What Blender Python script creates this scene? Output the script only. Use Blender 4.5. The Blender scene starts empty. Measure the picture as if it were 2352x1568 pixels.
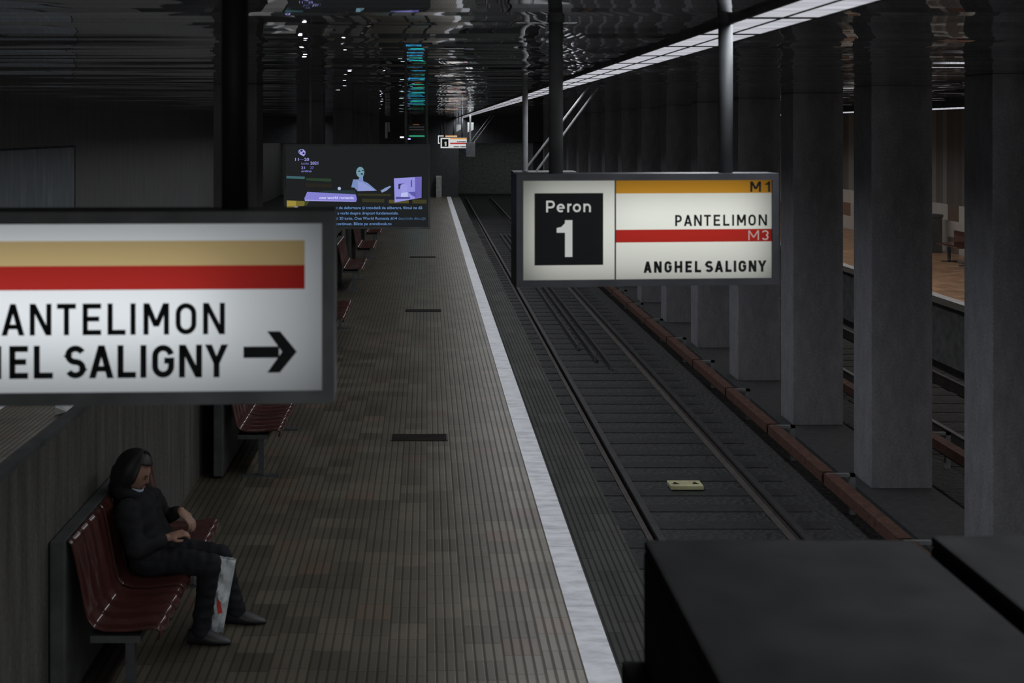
import bpy, bmesh, math, random
from mathutils import Vector, Matrix
random.seed(7)
S = bpy.context.scene
COL = S.collection
# ------------------------------------------------------------------ camera
F = 2600.0                      # focal length in pixels of the 2352-wide frame
VX, VY = 980.0, 295.0           # vanishing point of the platform
EYE = 3.25                      # eye height above the platform (stair landing)
cam_d = bpy.data.cameras.new('camera'); cam = bpy.data.objects.new('camera', cam_d); COL.objects.link(cam)
cam.location = (0, 0, EYE); cam.rotation_euler = (math.pi/2, 0, 0)
cam_d.sensor_width = 36; cam_d.sensor_fit = 'HORIZONTAL'; cam_d.lens = F/2352*36
cam_d.shift_x = (1176-VX)/2352; cam_d.shift_y = -(784-VY)/2352
cam_d.clip_start = 0.05; cam_d.clip_end = 200
cam_d.dof.use_dof = True; cam_d.dof.focus_distance = 19; cam_d.dof.aperture_fstop = 4.5
S.camera = cam
# ------------------------------------------------------------------ world, lights, exposure
S.view_settings.view_transform = 'Standard'; S.view_settings.look = 'None'
S.view_settings.exposure = 0; S.view_settings.gamma = 1
W = bpy.data.worlds.new('dim_hall'); S.world = W; W.use_nodes = True
W.node_tree.nodes['Background'].inputs[0].default_value = (.96, 1.0, .99, 1)
W.node_tree.nodes['Background'].inputs[1].default_value = .0145
CEIL = 3.76

def area(name, loc, rot, sx, sy, power, color, spread=180):
    d = bpy.data.lights.new(name, 'AREA'); d.shape = 'RECTANGLE'; d.size = sx; d.size_y = sy
    d.energy = power; d.color = color; d.spread = math.radians(spread)
    o = bpy.data.objects.new(name, d); COL.objects.link(o); o.location = loc; o.rotation_euler = rot
    return o
area('platform_lamp_light', (1.57, 24, 3.735), (0, 0, 0), .3, 60, 660, (.93, .96, 1), 150)
area('far_track_lamp_light', (-5.5, 24, 3.735), (0, 0, 0), .3, 60, 380, (.93, .96, 1), 160)
area('opposite_lamp_light', (10.1, 24, 3.60), (0, 0, 0), .3, 60, 420, (1, .92, .87), 156)
area('rear_fill_light', (1.5, -70, 2.6), (math.radians(90), 0, 0), 34, 6, 5000, (.95, 1, 1), 180)  # unseen fill added behind the camera, lifts the surfaces facing it
area('tunnel_fill_light', (0, 65, 2.66), (0, 0, 0), 19, 20, 170, (.95, 1, 1), 170)  # added fill, no fixture: raises the dark tunnel beds and walls
area('overhead_fill_light', (2, 24, 3.70), (0, 0, 0), 22, 60, 40, (.95, 1, 1), 150)  # broad unseen fill added below the ceiling for soft ambient light

# ------------------------------------------------------------------ helpers
def X_at(px, Y): return (px-VX)*Y/F
def Z_at(py, Y): return EYE-(py-VY)*Y/F
def at(px, py, Y): return Vector((X_at(px, Y), Y, Z_at(py, Y)))

class MB:
    def __init__(s): s.v = []; s.f = []; s.smooth = False
    def add(s, vs, fs):
        n = len(s.v); s.v += [tuple(p) for p in vs]; s.f += [tuple(i+n for i in f) for f in fs]; return s
    def box(s, x0, x1, y0, y1, z0, z1):
        return s.add([(x0,y0,z0),(x1,y0,z0),(x1,y1,z0),(x0,y1,z0),(x0,y0,z1),(x1,y0,z1),(x1,y1,z1),(x0,y1,z1)],
                     [(3,2,1,0),(4,5,6,7),(0,1,5,4),(1,2,6,5),(2,3,7,6),(3,0,4,7)])
    def poly(s, pts): return s.add(pts, [tuple(range(len(pts)))])
    def slab(s, pts, y0, y1):          # (x,z) outline facing -y, thickness in y
        n = len(pts)
        vs = [(x,y0,z) for x,z in pts]+[(x,y1,z) for x,z in pts]
        fs = [tuple(range(n)), tuple(range(2*n-1, n-1, -1))]
        fs += [((i+1)%n, i, i+n, (i+1)%n+n) for i in range(n)]
        return s.add(vs, fs)
    def prism(s, pts, y0, y1): return s.slab(pts, y0, y1)
    def tube(s, path, r, n=10, cap=True):
        path = [Vector(p) for p in path]; rings = []
        for i, p in enumerate(path):
            t = (path[min(i+1, len(path)-1)]-path[max(i-1, 0)]).normalized()
            a = t.cross(Vector((0, 0, 1)) if abs(t.z) < .9 else Vector((1, 0, 0))).normalized(); b = t.cross(a)
            rr = r[i] if isinstance(r, (list, tuple)) else r
            rings.append([p+(a*math.cos(2*math.pi*k/n)+b*math.sin(2*math.pi*k/n))*rr for k in range(n)])
        vs = [q for R in rings for q in R]; fs = []
        for i in range(len(rings)-1):
            for k in range(n): fs.append((i*n+k, i*n+(k+1)%n, (i+1)*n+(k+1)%n, (i+1)*n+k))
        if cap: fs += [tuple(range(n-1, -1, -1)), tuple((len(rings)-1)*n+k for k in range(n))]
        return s.add(vs, fs)
    def grid(s, fn, nu, nv):
        vs = [fn(i/nu, j/nv) for i in range(nu+1) for j in range(nv+1)]
        fs = [(i*(nv+1)+j, (i+1)*(nv+1)+j, (i+1)*(nv+1)+j+1, i*(nv+1)+j+1) for i in range(nu) for j in range(nv)]
        return s.add(vs, fs)

def link(o, parent=None):
    COL.objects.link(o)
    if parent: o.parent = parent
    return o
def obj(name, mb, mat, parent=None, smooth=False, bevel=0, solid=0):
    me = bpy.data.meshes.new(name); me.from_pydata(mb.v, [], mb.f); me.validate()
    bm = bmesh.new(); bm.from_mesh(me); bmesh.ops.recalc_face_normals(bm, faces=bm.faces)
    if bevel:
        es = [e for e in bm.edges if len(e.link_faces) == 2 and e.calc_face_angle(0) > .6]
        bmesh.ops.bevel(bm, geom=es, offset=bevel, segments=2, affect='EDGES', profile=.6)
    bm.to_mesh(me); bm.free()
    if mat: me.materials.append(mat)
    if smooth:
        for p in me.polygons: p.use_smooth = True
    o = link(bpy.data.objects.new(name, me), parent)
    if solid:
        m = o.modifiers.new('thickness', 'SOLIDIFY'); m.thickness = solid; m.offset = 0
    return o
def tag(o, label=None, cat=None, group=None, kind=None):
    if label: o['label'] = label
    if cat: o['category'] = cat
    if group: o['group'] = group
    if kind: o['kind'] = kind
    return o
def thing(name, label, cat, loc=(0,0,0), rotz=0, group=None):
    o = bpy.data.objects.new(name, None); COL.objects.link(o); o.empty_display_size = .2
    o.location = loc; o.rotation_euler = (0, 0, rotz)
    return tag(o, label, cat, group)
def struct(name, mb, mat, **k):
    o = obj(name, mb, mat, **k); o['kind'] = 'structure'; return o
def copy_tree(o, loc=None, rotz=None, label=None, parent=None):
    c = o.copy(); COL.objects.link(c)
    if parent: c.parent = parent
    if loc is not None: c.location = loc
    if rotz is not None: c.rotation_euler = (0, 0, rotz)
    if label: c['label'] = label
    for ch in list(o.children): copy_tree(ch, parent=c)
    return c

# ------------------------------------------------------------------ materials
class N:
    """tiny node builder"""
    def __init__(s, name):
        s.m = bpy.data.materials.new(name); s.m.use_nodes = True; s.t = s.m.node_tree; s.t.nodes.clear()
        s.out = s.t.nodes.new('ShaderNodeOutputMaterial')
    def n(s, typ, **kw):
        nd = s.t.nodes.new(typ)
        for k, v in kw.items(): setattr(nd, k, v)
        return nd
    def set(s, sock, v):
        if isinstance(v, bpy.types.NodeSocket): s.t.links.new(v, sock)
        else:
            if sock.type == 'RGBA' and len(v) == 3: v = (*v, 1)
            sock.default_value = v
    def math(s, op, a, b=None, c=None):
        nd = s.n('ShaderNodeMath', operation=op); s.set(nd.inputs[0], a)
        if b is not None: s.set(nd.inputs[1], b)
        if c is not None: s.set(nd.inputs[2], c)
        return nd.outputs[0]
    def coord(s):
        tc = s.n('ShaderNodeTexCoord'); sp = s.n('ShaderNodeSeparateXYZ'); s.t.links.new(tc.outputs['Object'], sp.inputs[0])
        return tc.outputs['Object'], sp.outputs[0], sp.outputs[1], sp.outputs[2]
    def comb(s, x, y, z):
        nd = s.n('ShaderNodeCombineXYZ'); s.set(nd.inputs[0], x); s.set(nd.inputs[1], y); s.set(nd.inputs[2], z); return nd.outputs[0]
    def noise(s, vec, scale, detail=2, rough=.5):
        nd = s.n('ShaderNodeTexNoise'); s.set(nd.inputs['Vector'], vec); nd.inputs['Scale'].default_value = scale
        nd.inputs['Detail'].default_value = detail; nd.inputs['Roughness'].default_value = rough
        return nd.outputs[0], nd.outputs[1]
    def white(s, vec):
        nd = s.n('ShaderNodeTexWhiteNoise', noise_dimensions='3D'); s.set(nd.inputs['Vector'], vec); return nd.outputs[0], nd.outputs[1]
    def ramp(s, fac, stops):
        nd = s.n('ShaderNodeValToRGB'); s.set(nd.inputs[0], fac); e = nd.color_ramp.elements
        while len(e) < len(stops): e.new(.5)
        for i, (p, c) in enumerate(stops): e[i].position = p; e[i].color = (*c, 1)
        return nd.outputs[0]
    def mix(s, fac, a, b, mode='MIX'):
        nd = s.n('ShaderNodeMix', data_type='RGBA', blend_type=mode); s.set(nd.inputs[0], fac); s.set(nd.inputs[6], a); s.set(nd.inputs[7], b)
        return nd.outputs[2]
    def pbr(s, color, rough=.6, metal=0, spec=.5, normal=None, coat=0, emis=None, estr=0):
        b = s.n('ShaderNodeBsdfPrincipled'); s.set(b.inputs['Base Color'], color); s.set(b.inputs['Roughness'], rough)
        s.set(b.inputs['Metallic'], metal); s.set(b.inputs['Specular IOR Level'], spec); s.set(b.inputs['Coat Weight'], coat)
        if normal is not None: s.set(b.inputs['Normal'], normal)
        s.t.links.new(b.outputs[0], s.out.inputs[0]); return b
    def bump(s, h, strength=.3, dist=.01):
        nd = s.n('ShaderNodeBump'); s.set(nd.inputs['Height'], h); nd.inputs['Strength'].default_value = strength; nd.inputs['Distance'].default_value = dist
        return nd.outputs[0]

def paint(name, c, rough=.5, metal=0, spec=.5, var=.25, scale=6, coat=0):
    n = N(name); v, x, y, z = n.coord(); f, _ = n.noise(v, scale, 3)
    lo = tuple(k*(1-var) for k in c); hi = tuple(k*(1+var) for k in c)
    n.pbr(n.ramp(f, [(.3, lo), (.7, hi)]), rough, metal, spec, coat=coat); return n.m
def glow(name, c, strength=1.0, var=0, scale=(1, 1, 1)):
    n = N(name); e = n.n('ShaderNodeEmission'); n.set(e.inputs[1], strength)
    if var:
        v, x, y, z = n.coord(); f, _ = n.noise(n.comb(n.math('MULTIPLY', x, scale[0]), n.math('MULTIPLY', y, scale[1]), n.math('MULTIPLY', z, scale[2])), 1, 2)
        n.set(e.inputs[0], n.ramp(f, [(.3, tuple(k*(1-var) for k in c)), (.7, tuple(k*(1+var) for k in c))]))
    else: n.set(e.inputs[0], c)
    n.t.links.new(e.outputs[0], n.out.inputs[0]); return n.m
def backlit(name, c):
    n = N(name); t = n.n('ShaderNodeBsdfTranslucent'); n.set(t.inputs[0], c)
    n.t.links.new(t.outputs[0], n.out.inputs[0]); return n.m

def srgb(r, g, b):
    f = lambda u: (u/255/12.92 if u/255 <= .04045 else ((u/255+.055)/1.055)**2.4)
    return (f(r), f(g), f(b))

def tile_floor(name, base, tint, wx=.237, wy=.24, ribs=4, groove=.28, var=.55, rough=.36, spec=.5):
    n = N(name); v, x, y, z = n.coord()
    u = n.math('DIVIDE', x, wx); cx = n.math('FLOOR', u)
    off, _ = n.white(n.comb(cx, 3.3, 1.1)); vv = n.math('ADD', n.math('DIVIDE', y, wy), off); cy = n.math('FLOOR', vv)
    r, rc = n.white(n.comb(cx, cy, 7.0)); r2, _ = n.white(n.comb(cx, cy, 21.0))
    col = n.ramp(r, [(0, tuple(k*(1-var*.6) for k in base)), (.5, base), (1, tuple(k*(1+var*.6) for k in base))])
    col = n.mix(n.math('MULTIPLY', n.math('GREATER_THAN', r2, .93), .38), col, tint)
    gr, _ = n.noise(n.comb(n.math('MULTIPLY', x, 1.0), n.math('MULTIPLY', y, 1.0), 0), 1.3, 4)
    col = n.mix(.45, col, n.ramp(gr, [(.3, (.55,.55,.55)), (.7, (1.25,1.25,1.25))]), 'MULTIPLY')
    fr = n.math('FRACT', n.math('MULTIPLY', u, ribs)); d = n.math('ABSOLUTE', n.math('SUBTRACT', fr, .5))
    g = n.n('ShaderNodeMapRange'); g.clamp = True
    n.set(g.inputs[0], d); g.inputs[1].default_value = .5-groove; g.inputs[2].default_value = .5-groove*.45; g.inputs[3].default_value = 0; g.inputs[4].default_value = 1
    jt = n.math('LESS_THAN', n.math('FRACT', vv), .035)
    mask = n.math('MAXIMUM', g.outputs[0], n.math('MULTIPLY', jt, .75))
    col = n.mix(n.math('MULTIPLY', mask, .46), col, tuple(k*.12 for k in base))
    fine = n.math('SINE', n.math('MULTIPLY', y, 2*math.pi/.012))
    h = n.math('ADD', n.math('MULTIPLY', mask, -1.0), n.math('MULTIPLY', fine, .12))
    n.pbr(col, rough, 0, n.math('MULTIPLY', n.math('SUBTRACT', 1.0, n.math('MULTIPLY', mask, .8)), spec), normal=n.bump(h, .28, .003)); return n.m

M = {}
M['tile'] = tile_floor('ribbed_brown_tile', (.096,.084,.062), (.15,.085,.06), var=.5, groove=.18)
M['edge'] = tile_floor('ribbed_grey_edge_tile', (.040,.042,.038), (.05,.048,.043), .14, .42, 3, .22, .4, .7, .15)
M['opp_tile'] = tile_floor('rust_brown_tile', (.40,.255,.155), (.45,.21,.12), .237, .24, 4, .15, .4)
def marble():
    n = N('white_marble'); v, x, y, z = n.coord()
    q = n.comb(n.math('MULTIPLY', x, 3.0), n.math('MULTIPLY', y, 9.0), z)
    f, _ = n.noise(q, 1.2, 6, .62); c = n.ramp(f, [(.3, (.33,.34,.37)), (.55, (.56,.57,.60)), (.75, (.64,.65,.68))])
    j = n.math('LESS_THAN', n.math('FRACT', n.math('DIVIDE', y, 1.1)), .012)
    n.pbr(n.mix(n.math('MULTIPLY', j, .5), c, (.2,.2,.21)), .4, 0, .4); return n.m
M['marble'] = marble()
def concrete(name, c, sx=1, sz=.25, rough=.8, var=.35):
    n = N(name); v, x, y, z = n.coord()
    f, _ = n.noise(n.comb(n.math('MULTIPLY', x, 9*sx), n.math('MULTIPLY', y, 9*sx), n.math('MULTIPLY', z, sz*3)), 1, 4, .6)
    g, _ = n.noise(v, 40, 2)
    col = n.mix(.35, n.ramp(f, [(.3, tuple(k*(1-var) for k in c)), (.7, tuple(k*(1+var) for k in c))]), n.ramp(g, [(.3, (.6,.6,.6)), (.7, (1.4,1.4,1.4))]), 'MULTIPLY')
    n.pbr(col, rough, 0, .2, normal=n.bump(f, .2, .01)); return n.m
M['concrete'] = concrete('board_marked_concrete', (.105,.102,.092))
M['pillar'] = concrete('grey_pillar_concrete', (.195,.198,.215), 1, 1.2, var=.16)
M['column'] = concrete('dark_column_cladding', (.075,.075,.075), var=.2)
M['dark_wall'] = concrete('dark_station_wall', (.15,.15,.145), var=.16)
M['black_tunnel'] = paint('soot_grey_tunnel', (.24,.245,.245), .95)
M['black'] = paint('black_painted_metal', (.085,.088,.089), .8, spec=.25)
M['booth'] = paint('matt_black_cladding', (.0165,.017,.017), .95, spec=.05)
M['frame'] = paint('dark_grey_aluminium', (.04,.042,.05), .45, .3)
M['steel'] = paint('satin_steel', (.26,.27,.28), .35, .7)
M['pole'] = paint('dark_steel_pole', (.06,.063,.068), .6, .1, .4)
M['red_seat'] = paint('glossy_red_enamel', (.065,.022,.018), .2, 0, .5, .2, 4, .3)
M['leg'] = paint('grey_bench_leg', (.10,.11,.12), .4, .6)
M['rail'] = paint('worn_rail_steel', (.085,.085,.09), .4, .6)
M['rust'] = paint('rusty_rail_side', (.05,.042,.038), .8)
M['sleeper'] = concrete('oily_sleeper', (.030,.031,.031), 1, 1)
M['plinth'] = concrete('dark_plinth_concrete', (.045,.047,.05), 1, 1, var=.2)
M['left_wall'] = concrete('dim_left_wall', (.27,.27,.265), var=.12)
M['redcover'] = paint('faded_red_cover_board', (.085,.042,.032), .7, 0, .3, .35, 14)
M['yellow_plate'] = paint('yellowed_plate', (.42,.40,.24), .7)
M['galv'] = paint('galvanised_bracket', (.16,.165,.17), .8, 0, .2)
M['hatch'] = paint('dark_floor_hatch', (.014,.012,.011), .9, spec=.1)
def ballast():
    n = N('black_ballast'); v, x, y, z = n.coord()
    vo = n.n('ShaderNodeTexVoronoi'); n.set(vo.inputs['Vector'], v); vo.inputs['Scale'].default_value = 14
    c = n.mix(.7, n.ramp(vo.outputs['Color'], [(0, (.024,.026,.026)), (.9, (.042,.044,.045)), (1, (.11,.115,.12))]), (.034,.036,.037))
    n.pbr(c, .8, 0, .3, normal=n.bump(vo.outputs['Distance'], .8, .05)); return n.m
M['ballast'] = ballast()
def ceiling_mat():
    n = N('polished_metal_slats'); v, x, y, z = n.coord()
    P = .16
    k = n.math('FLOOR', n.math('DIVIDE', y, P))
    slat_r, slat_c = n.white(n.comb(k, 5.0, 2.0))
    f1, c1 = n.noise(n.comb(n.math('MULTIPLY', x, .55), n.math('MULTIPLY', y, 1.5), n.math('MULTIPLY', k, .11)), 1.0, 1)
    sp = n.n('ShaderNodeSeparateColor'); n.t.links.new(c1, sp.inputs[0])
    sw = n.n('ShaderNodeSeparateColor'); n.t.links.new(slat_c, sw.inputs[0])
    curve = n.math('SUBTRACT', n.math('FRACT', n.math('DIVIDE', y, P)), .5)
    ny = n.math('ADD', n.math('MULTIPLY', n.math('SUBTRACT', sp.outputs[0], .5), .075), n.math('MULTIPLY', n.math('SUBTRACT', sw.outputs[0], .5), .045))
    amp = n.math('MULTIPLY_ADD', n.math('POWER', sw.outputs[2], 4.0), .8, .14)
    nx = n.math('MULTIPLY', n.math('SUBTRACT', sp.outputs[1], .5), amp)
    vn = n.n('ShaderNodeVectorMath', operation='NORMALIZE'); n.set(vn.inputs[0], n.comb(nx, ny, -1.0))
    gap = n.math('GREATER_THAN', n.math('ABSOLUTE', curve), .44)
    col = n.mix(gap, n.mix(slat_r, (.2,.2,.205), (.98,.98,.99)), (.02,.02,.02))
    n.pbr(col, .012, .86, .5, normal=vn.outputs[0]); return n.m
M['ceiling'] = ceiling_mat()
def panel_wall():
    n = N('patchwork_wall_panels'); v, x, y, z = n.coord()
    cy = n.math('FLOOR', n.math('DIVIDE', y, .62)); cz = n.math('FLOOR', n.math('DIVIDE', z, .42))
    r, _ = n.white(n.comb(3, cy, cz))
    lower = n.ramp(r, [(0, (.52,.52,.49)), (.5, (.46,.47,.48)), (.55, (.30,.16,.10)), (.72, (.15,.12,.10)), (.76, (.55,.55,.53))])
    st = n.math('FLOOR', n.math('DIVIDE', y, .21)); r2, _ = n.white(n.comb(8, st, 1))
    upper = n.ramp(r2, [(.4, (.12,.12,.122)), (.6, (.24,.24,.23))])
    col = n.mix(n.math('GREATER_THAN', z, 1.26), lower, upper)
    n.pbr(col, .6, 0, .3); return n.m
M['panels'] = panel_wall()
def billboard_mat():
    n = N('pale_streaked_board'); v, x, y, z = n.coord()
    f, _ = n.noise(n.comb(0, n.math('MULTIPLY', y, 3.0), n.math('MULTIPLY', z, .5)), 1.5, 3)
    n.pbr(n.ramp(f, [(.35, (.27,.30,.33)), (.62, (.33,.36,.39)), (.72, (.48,.5,.5))]), .6, 0, .3); return n.m
M['board'] = billboard_mat()

# ------------------------------------------------------------------ the setting
Y0, Y1 = -1.5, 54.0
EDGE, STRIP0, STRIP1 = 1.571, .95, 1.149
LEDGE = -5.55
# platform body and its finishes
struct('floor', MB().box(LEDGE+.62, STRIP0, Y0, Y1, -.06, 0), M['tile'])
struct('trim_1', MB().box(STRIP0, STRIP1, Y0, Y1, -.06, .001), M['marble'])
struct('trim_2', MB().box(STRIP1, EDGE, Y0, Y1, -.06, 0), M['edge'])
struct('trim_3', MB().box(LEDGE+.42, LEDGE+.62, Y0, Y1, -.06, .001), M['marble'])
struct('trim_4', MB().box(LEDGE, LEDGE+.42, Y0, Y1, -.06, 0), M['edge'])
struct('platform_base', MB().box(LEDGE+.12, EDGE-.12, Y0, Y1, -1.3, -.06), M['black_tunnel'])
RAIL = -.95
struct('trackbed', MB().box(EDGE-.12, 9.62, Y0, 76, -1.35, -1.128), M['ballast'])
struct('trackbed_left', MB().box(-9.7, LEDGE+.12, Y0, 76, -1.35, -1.18), M['ballast'])
# opposite platform
struct('floor_opposite', MB().box(10.08, 13.7, Y0, Y1, -.06, 0), M['opp_tile'])
struct('trim_5', MB().box(9.86, 10.08, Y0, Y1, -.06, .001), M['marble'])
struct('trim_6', MB().box(9.5, 9.86, Y0, Y1, -.06, 0), M['edge'])
struct('platform_base_opposite', MB().box(9.62, 13.7, Y0, Y1, -1.3, -.06), M['black_tunnel'])
struct('wall_right', MB().box(13.7, 13.9, Y0, Y1, -.06, CEIL), M['panels'])
struct('wall_left', MB().box(-9.9, -9.7, Y0, 76, -1.35, CEIL), M['left_wall'])
struct('wall_center', MB().box(-2.18, -2.12, 2.2, Y1, 0, 1.5), M['concrete'])
struct('trim_7', MB().box(-2.19, -2.11, 2.2, Y1, 1.5, 1.53), M['black'])
struct('ceiling', MB().box(-9.9, 13.9, Y0, Y1, CEIL, CEIL+.1), M['ceiling'])
# end wall with the tunnel mouths
ew = MB().box(LEDGE, EDGE-.05, Y1, Y1+.3, -1.3, CEIL+.1)
ew.box(EDGE-.05, 9.5, Y1, Y1+.3, 2.55, CEIL+.1).box(-9.7, LEDGE, Y1, Y1+.3, 2.55, CEIL+.1).box(9.5, 13.9, Y1, Y1+.3, -1.3, CEIL+.1)
ew.box(5.1, 6.1, Y1, Y1+.3, -1.2, 2.6)
struct('wall_far', ew, M['plinth'])
tn = MB().box(EDGE-.3, EDGE-.05, Y1+.3, 76, -1.3, 2.8).box(9.5, 9.7, Y1+.3, 76, -1.3, 2.8).box(EDGE-.3, 9.7, Y1+.3, 76, 2.7, 2.8).box(-9.7, 9.7, 76, 76.2, -1.3, 2.8)
tn.box(LEDGE, LEDGE+.2, Y1+.3, 76, -1.3, 2.8).box(-9.7, LEDGE, Y1+.3, 76, 2.7, 2.8)
struct('tunnel_walls', tn, M['black_tunnel'])
struct('plinth_center', MB().box(5.1, 6.0, 5, Y1, -1.18, -1.0), M['plinth'])

# ------------------------------------------------------------------ stroke lettering
def ribbon(pts, t, closed=False):
    n = len(pts); L = []; R = []
    for i in range(n):
        p = Vector(pts[i])
        a = Vector(pts[(i-1) % n]) if (closed or i > 0) else None
        b = Vector(pts[(i+1) % n]) if (closed or i < n-1) else None
        d1 = (p-a).normalized() if a is not None else None; d2 = (b-p).normalized() if b is not None else None
        if d1 is None: d1 = d2
        if d2 is None: d2 = d1
        n1 = Vector((-d1.y, d1.x)); n2 = Vector((-d2.y, d2.x)); m = (n1+n2)
        m = m.normalized() if m.length > 1e-6 else n1
        k = min(1.6, 1/max(.3, m.dot(n1)))
        L.append(p+m*k*t/2); R.append(p-m*k*t/2)
    q = []
    for i in range(n if closed else n-1):
        j = (i+1) % n; q.append([L[i], L[j], R[j], R[i]])
    return q
def arc(cx, cy, rx, ry, a0, a1, n=9):
    return [(cx+rx*math.cos(math.radians(a0+(a1-a0)*i/n)), cy+ry*math.sin(math.radians(a0+(a1-a0)*i/n))) for i in range(n+1)]
def glyph(ch, w, t):
    """polygons of one letter: cap height 1, advance box w, stroke t (DIN-like)"""
    bx = lambda x0, y0, x1, y1: [(x0,y0),(x1,y0),(x1,y1),(x0,y1)]
    l, r, b, u = t/2, w-t/2, t/2, 1-t/2
    R = min(w/2-t/2, .34)
    def bowl(x0, y0, y1, xr):
        ry = (y1-y0)/2
        return [(x0, y1), (xr-ry*.95, y1)]+arc(xr-ry*.95, (y0+y1)/2, ry*.95, ry, 90, -90)[1:-1]+[(xr-ry*.95, y0), (x0, y0)]
    def oval(b, u, l, r):
        rx = (r-l)/2; ry = rx*1.05; cx = (l+r)/2
        return arc(cx, u-ry, rx, ry, 0, 180)+arc(cx, b+ry, rx, ry, 180, 360)
    c = ch
    if c == 'I': return [bx(w/2-t/2, 0, w/2+t/2, 1)]
    if c == 'L': return [bx(0,0,t,1), bx(0,0,w,t)]
    if c == 'T': return [bx(0,1-t,w,1), bx(w/2-t/2,0,w/2+t/2,1)]
    if c == 'E': return [bx(0,0,t,1), bx(0,0,w,t), bx(0,1-t,w,1), bx(0,.5-t*.42,w*.9,.5+t*.55)]
    if c == 'H': return [bx(0,0,t,1), bx(w-t,0,w,1), bx(0,.5-t/2,w,.5+t/2)]
    if c == 'N': return [bx(0,0,t,1), bx(w-t,0,w,1), [(0,1),(t*1.1,1),(w,0),(w-t*1.1,0)]]
    if c == 'M': return [bx(0,0,t,1), bx(w-t,0,w,1), [(0,1),(t*1.15,1),(w/2+t*.55,.26),(w/2-t*.55,.26)], [(w,1),(w-t*1.15,1),(w/2-t*.55,.26),(w/2+t*.55,.26)]]
    if c == 'A': return [[(0,0),(t*1.1,0),(w/2+t*.52,1),(w/2-t*.52,1)], [(w,0),(w-t*1.1,0),(w/2-t*.52,1),(w/2+t*.52,1)], bx(w*.2,.2,w*.8,.2+t*.92)]
    if c == 'Y': return [[(0,1),(t*1.15,1),(w/2+t*.5,.42),(w/2-t*.5,.42)], [(w,1),(w-t*1.15,1),(w/2-t*.5,.42),(w/2+t*.5,.42)], bx(w/2-t/2,0,w/2+t/2,.46)]
    if c == 'P': return [bx(0,0,t,1)]+ribbon(bowl(l, .42, u, r), t)
    if c == 'O': return ribbon(oval(b, u, l, r), t, True)
    if c == 'G':
        rx = (r-l)/2; ry = rx*1.05; cx = (l+r)/2
        return ribbon(arc(cx, u-ry, rx, ry, 12, 180)+arc(cx, b+ry, rx, ry, 180, 360)+[(r, .52), (w*.55, .52)], t)
    if c == 'S':
        rx = (r-l)/2; cx = (l+r)/2; h = (u-b)/4
        return ribbon(arc(cx, u-h, rx, h, 25, 180, 10)+arc(cx, u-h, rx, h, 180, 255, 5)+arc(cx, b+h, rx, h, 75, 0, 5)+arc(cx, b+h, rx, h, 0, -155, 10), t)
    if c == '1': return [bx(w-t,0,w,1), [(0,.69),(w-t*.6,1-.0),(w-t*.3,1),(w-t*.3,.84),(0,.69)][:4], [(0,.66),(0,.79),(w*.35,.82),(w*.52,.9),(w-t,1),(w-t*.5,1),(w-t*.5,.66)]]
    if c == '3':
        rx = (r-l)/2; cx = (l+r)/2; h = (u-b)/4
        return ribbon(arc(cx, u-h, rx, h, 160, -70, 14), t)+ribbon(arc(cx, b+h, rx, h, 70, -160, 14), t)
    xh = .73
    if c == 'o': return ribbon(oval(b, xh-t/2, l, r), t, True)
    if c == 'e':
        rx = (r-l)/2; ry = (xh-t)/2; cx = (l+r)/2; cy = xh/2
        return ribbon(arc(cx, cy, rx, ry, 0, 310, 18), t)+[bx(l, cy-t*.4, r+t*.4, cy+t*.4)]
    if c == 'n': return [bx(0,0,t,xh)]+ribbon([(l,.45)]+arc((l+r)/2, xh-t/2-(r-l)/2, (r-l)/2, (r-l)/2, 165, 0)+[(r,0)], t)
    if c == 'r': return [bx(0,0,t,xh)]+ribbon([(l,.4)]+arc(w*.75, xh-t/2-.25, w*.75-l, .25, 165, 80), t)
    return []
def lettering(mb, specs, t, zb, zt, y):
    """specs: (char, x0, x1); baseline zb, cap line zt; flat shapes at depth y facing -y"""
    h = zt-zb
    for ch, x0, x1 in specs:
        w = (x1-x0)/h
        for poly in glyph(ch, w, t/h):
            mb.poly([(x0+p[0]*h, y, zb+p[1]*h) for p in poly])
    return mb
ADV = {'A':.74,'N':.68,'T':.62,'E':.58,'L':.55,'I':.15,'M':.80,'O':.64,'P':.60,'G':.68,'H':.68,'S':.64,'Y':.72,' ':.30}
def layout(text, x0, x1, gap=.17):
    tot = sum(ADV[c] for c in text)+gap*(len(text)-1); k = (x1-x0)/tot; x = x0; out = []
    for c in text:
        if c != ' ': out.append((c, x, x+ADV[c]*k))
        x += (ADV[c]+gap)*k
    return out

class SignPlane:
    """reads photo pixels into the sign's own x,z (its front face y=0)"""
    def __init__(s, px, py, Y, yaw): s.P = at(px, py, Y); s.yaw = yaw
    def __call__(s, px, py):
        d = Vector(((px-VX)/F, 1, -(py-VY)/F)); nrm = Vector((math.sin(s.yaw), -math.cos(s.yaw), 0))
        o = Vector((0, 0, EYE)); t = (s.P-o).dot(nrm)/d.dot(nrm); h = o+d*t-s.P
        return h.x*math.cos(s.yaw)+h.y*math.sin(s.yaw), h.z

M['sign_white'] = backlit('backlit_white_acrylic', (.82,.84,.84))
M['sign_warm'] = backlit('backlit_cream_acrylic', (.79,.82,.79))
M['sign_amber'] = backlit('backlit_amber_film', (.62,.30,.035))
M['sign_tan'] = backlit('backlit_ochre_film', (.58,.43,.20))
M['sign_red'] = backlit('backlit_red_film', (.40,.026,.02))
M['sign_black'] = paint('matt_black_sign_frame', (.14,.143,.145), .9, spec=.1)
M['letter'] = paint('black_vinyl', (.008,.009,.01), .6, spec=.2)
M['letter_white'] = glow('lit_white_lettering', (.44,.46,.44), 1)
M['letter_dim'] = glow('lit_pale_lettering', (.36,.27,.26), 1)

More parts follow.
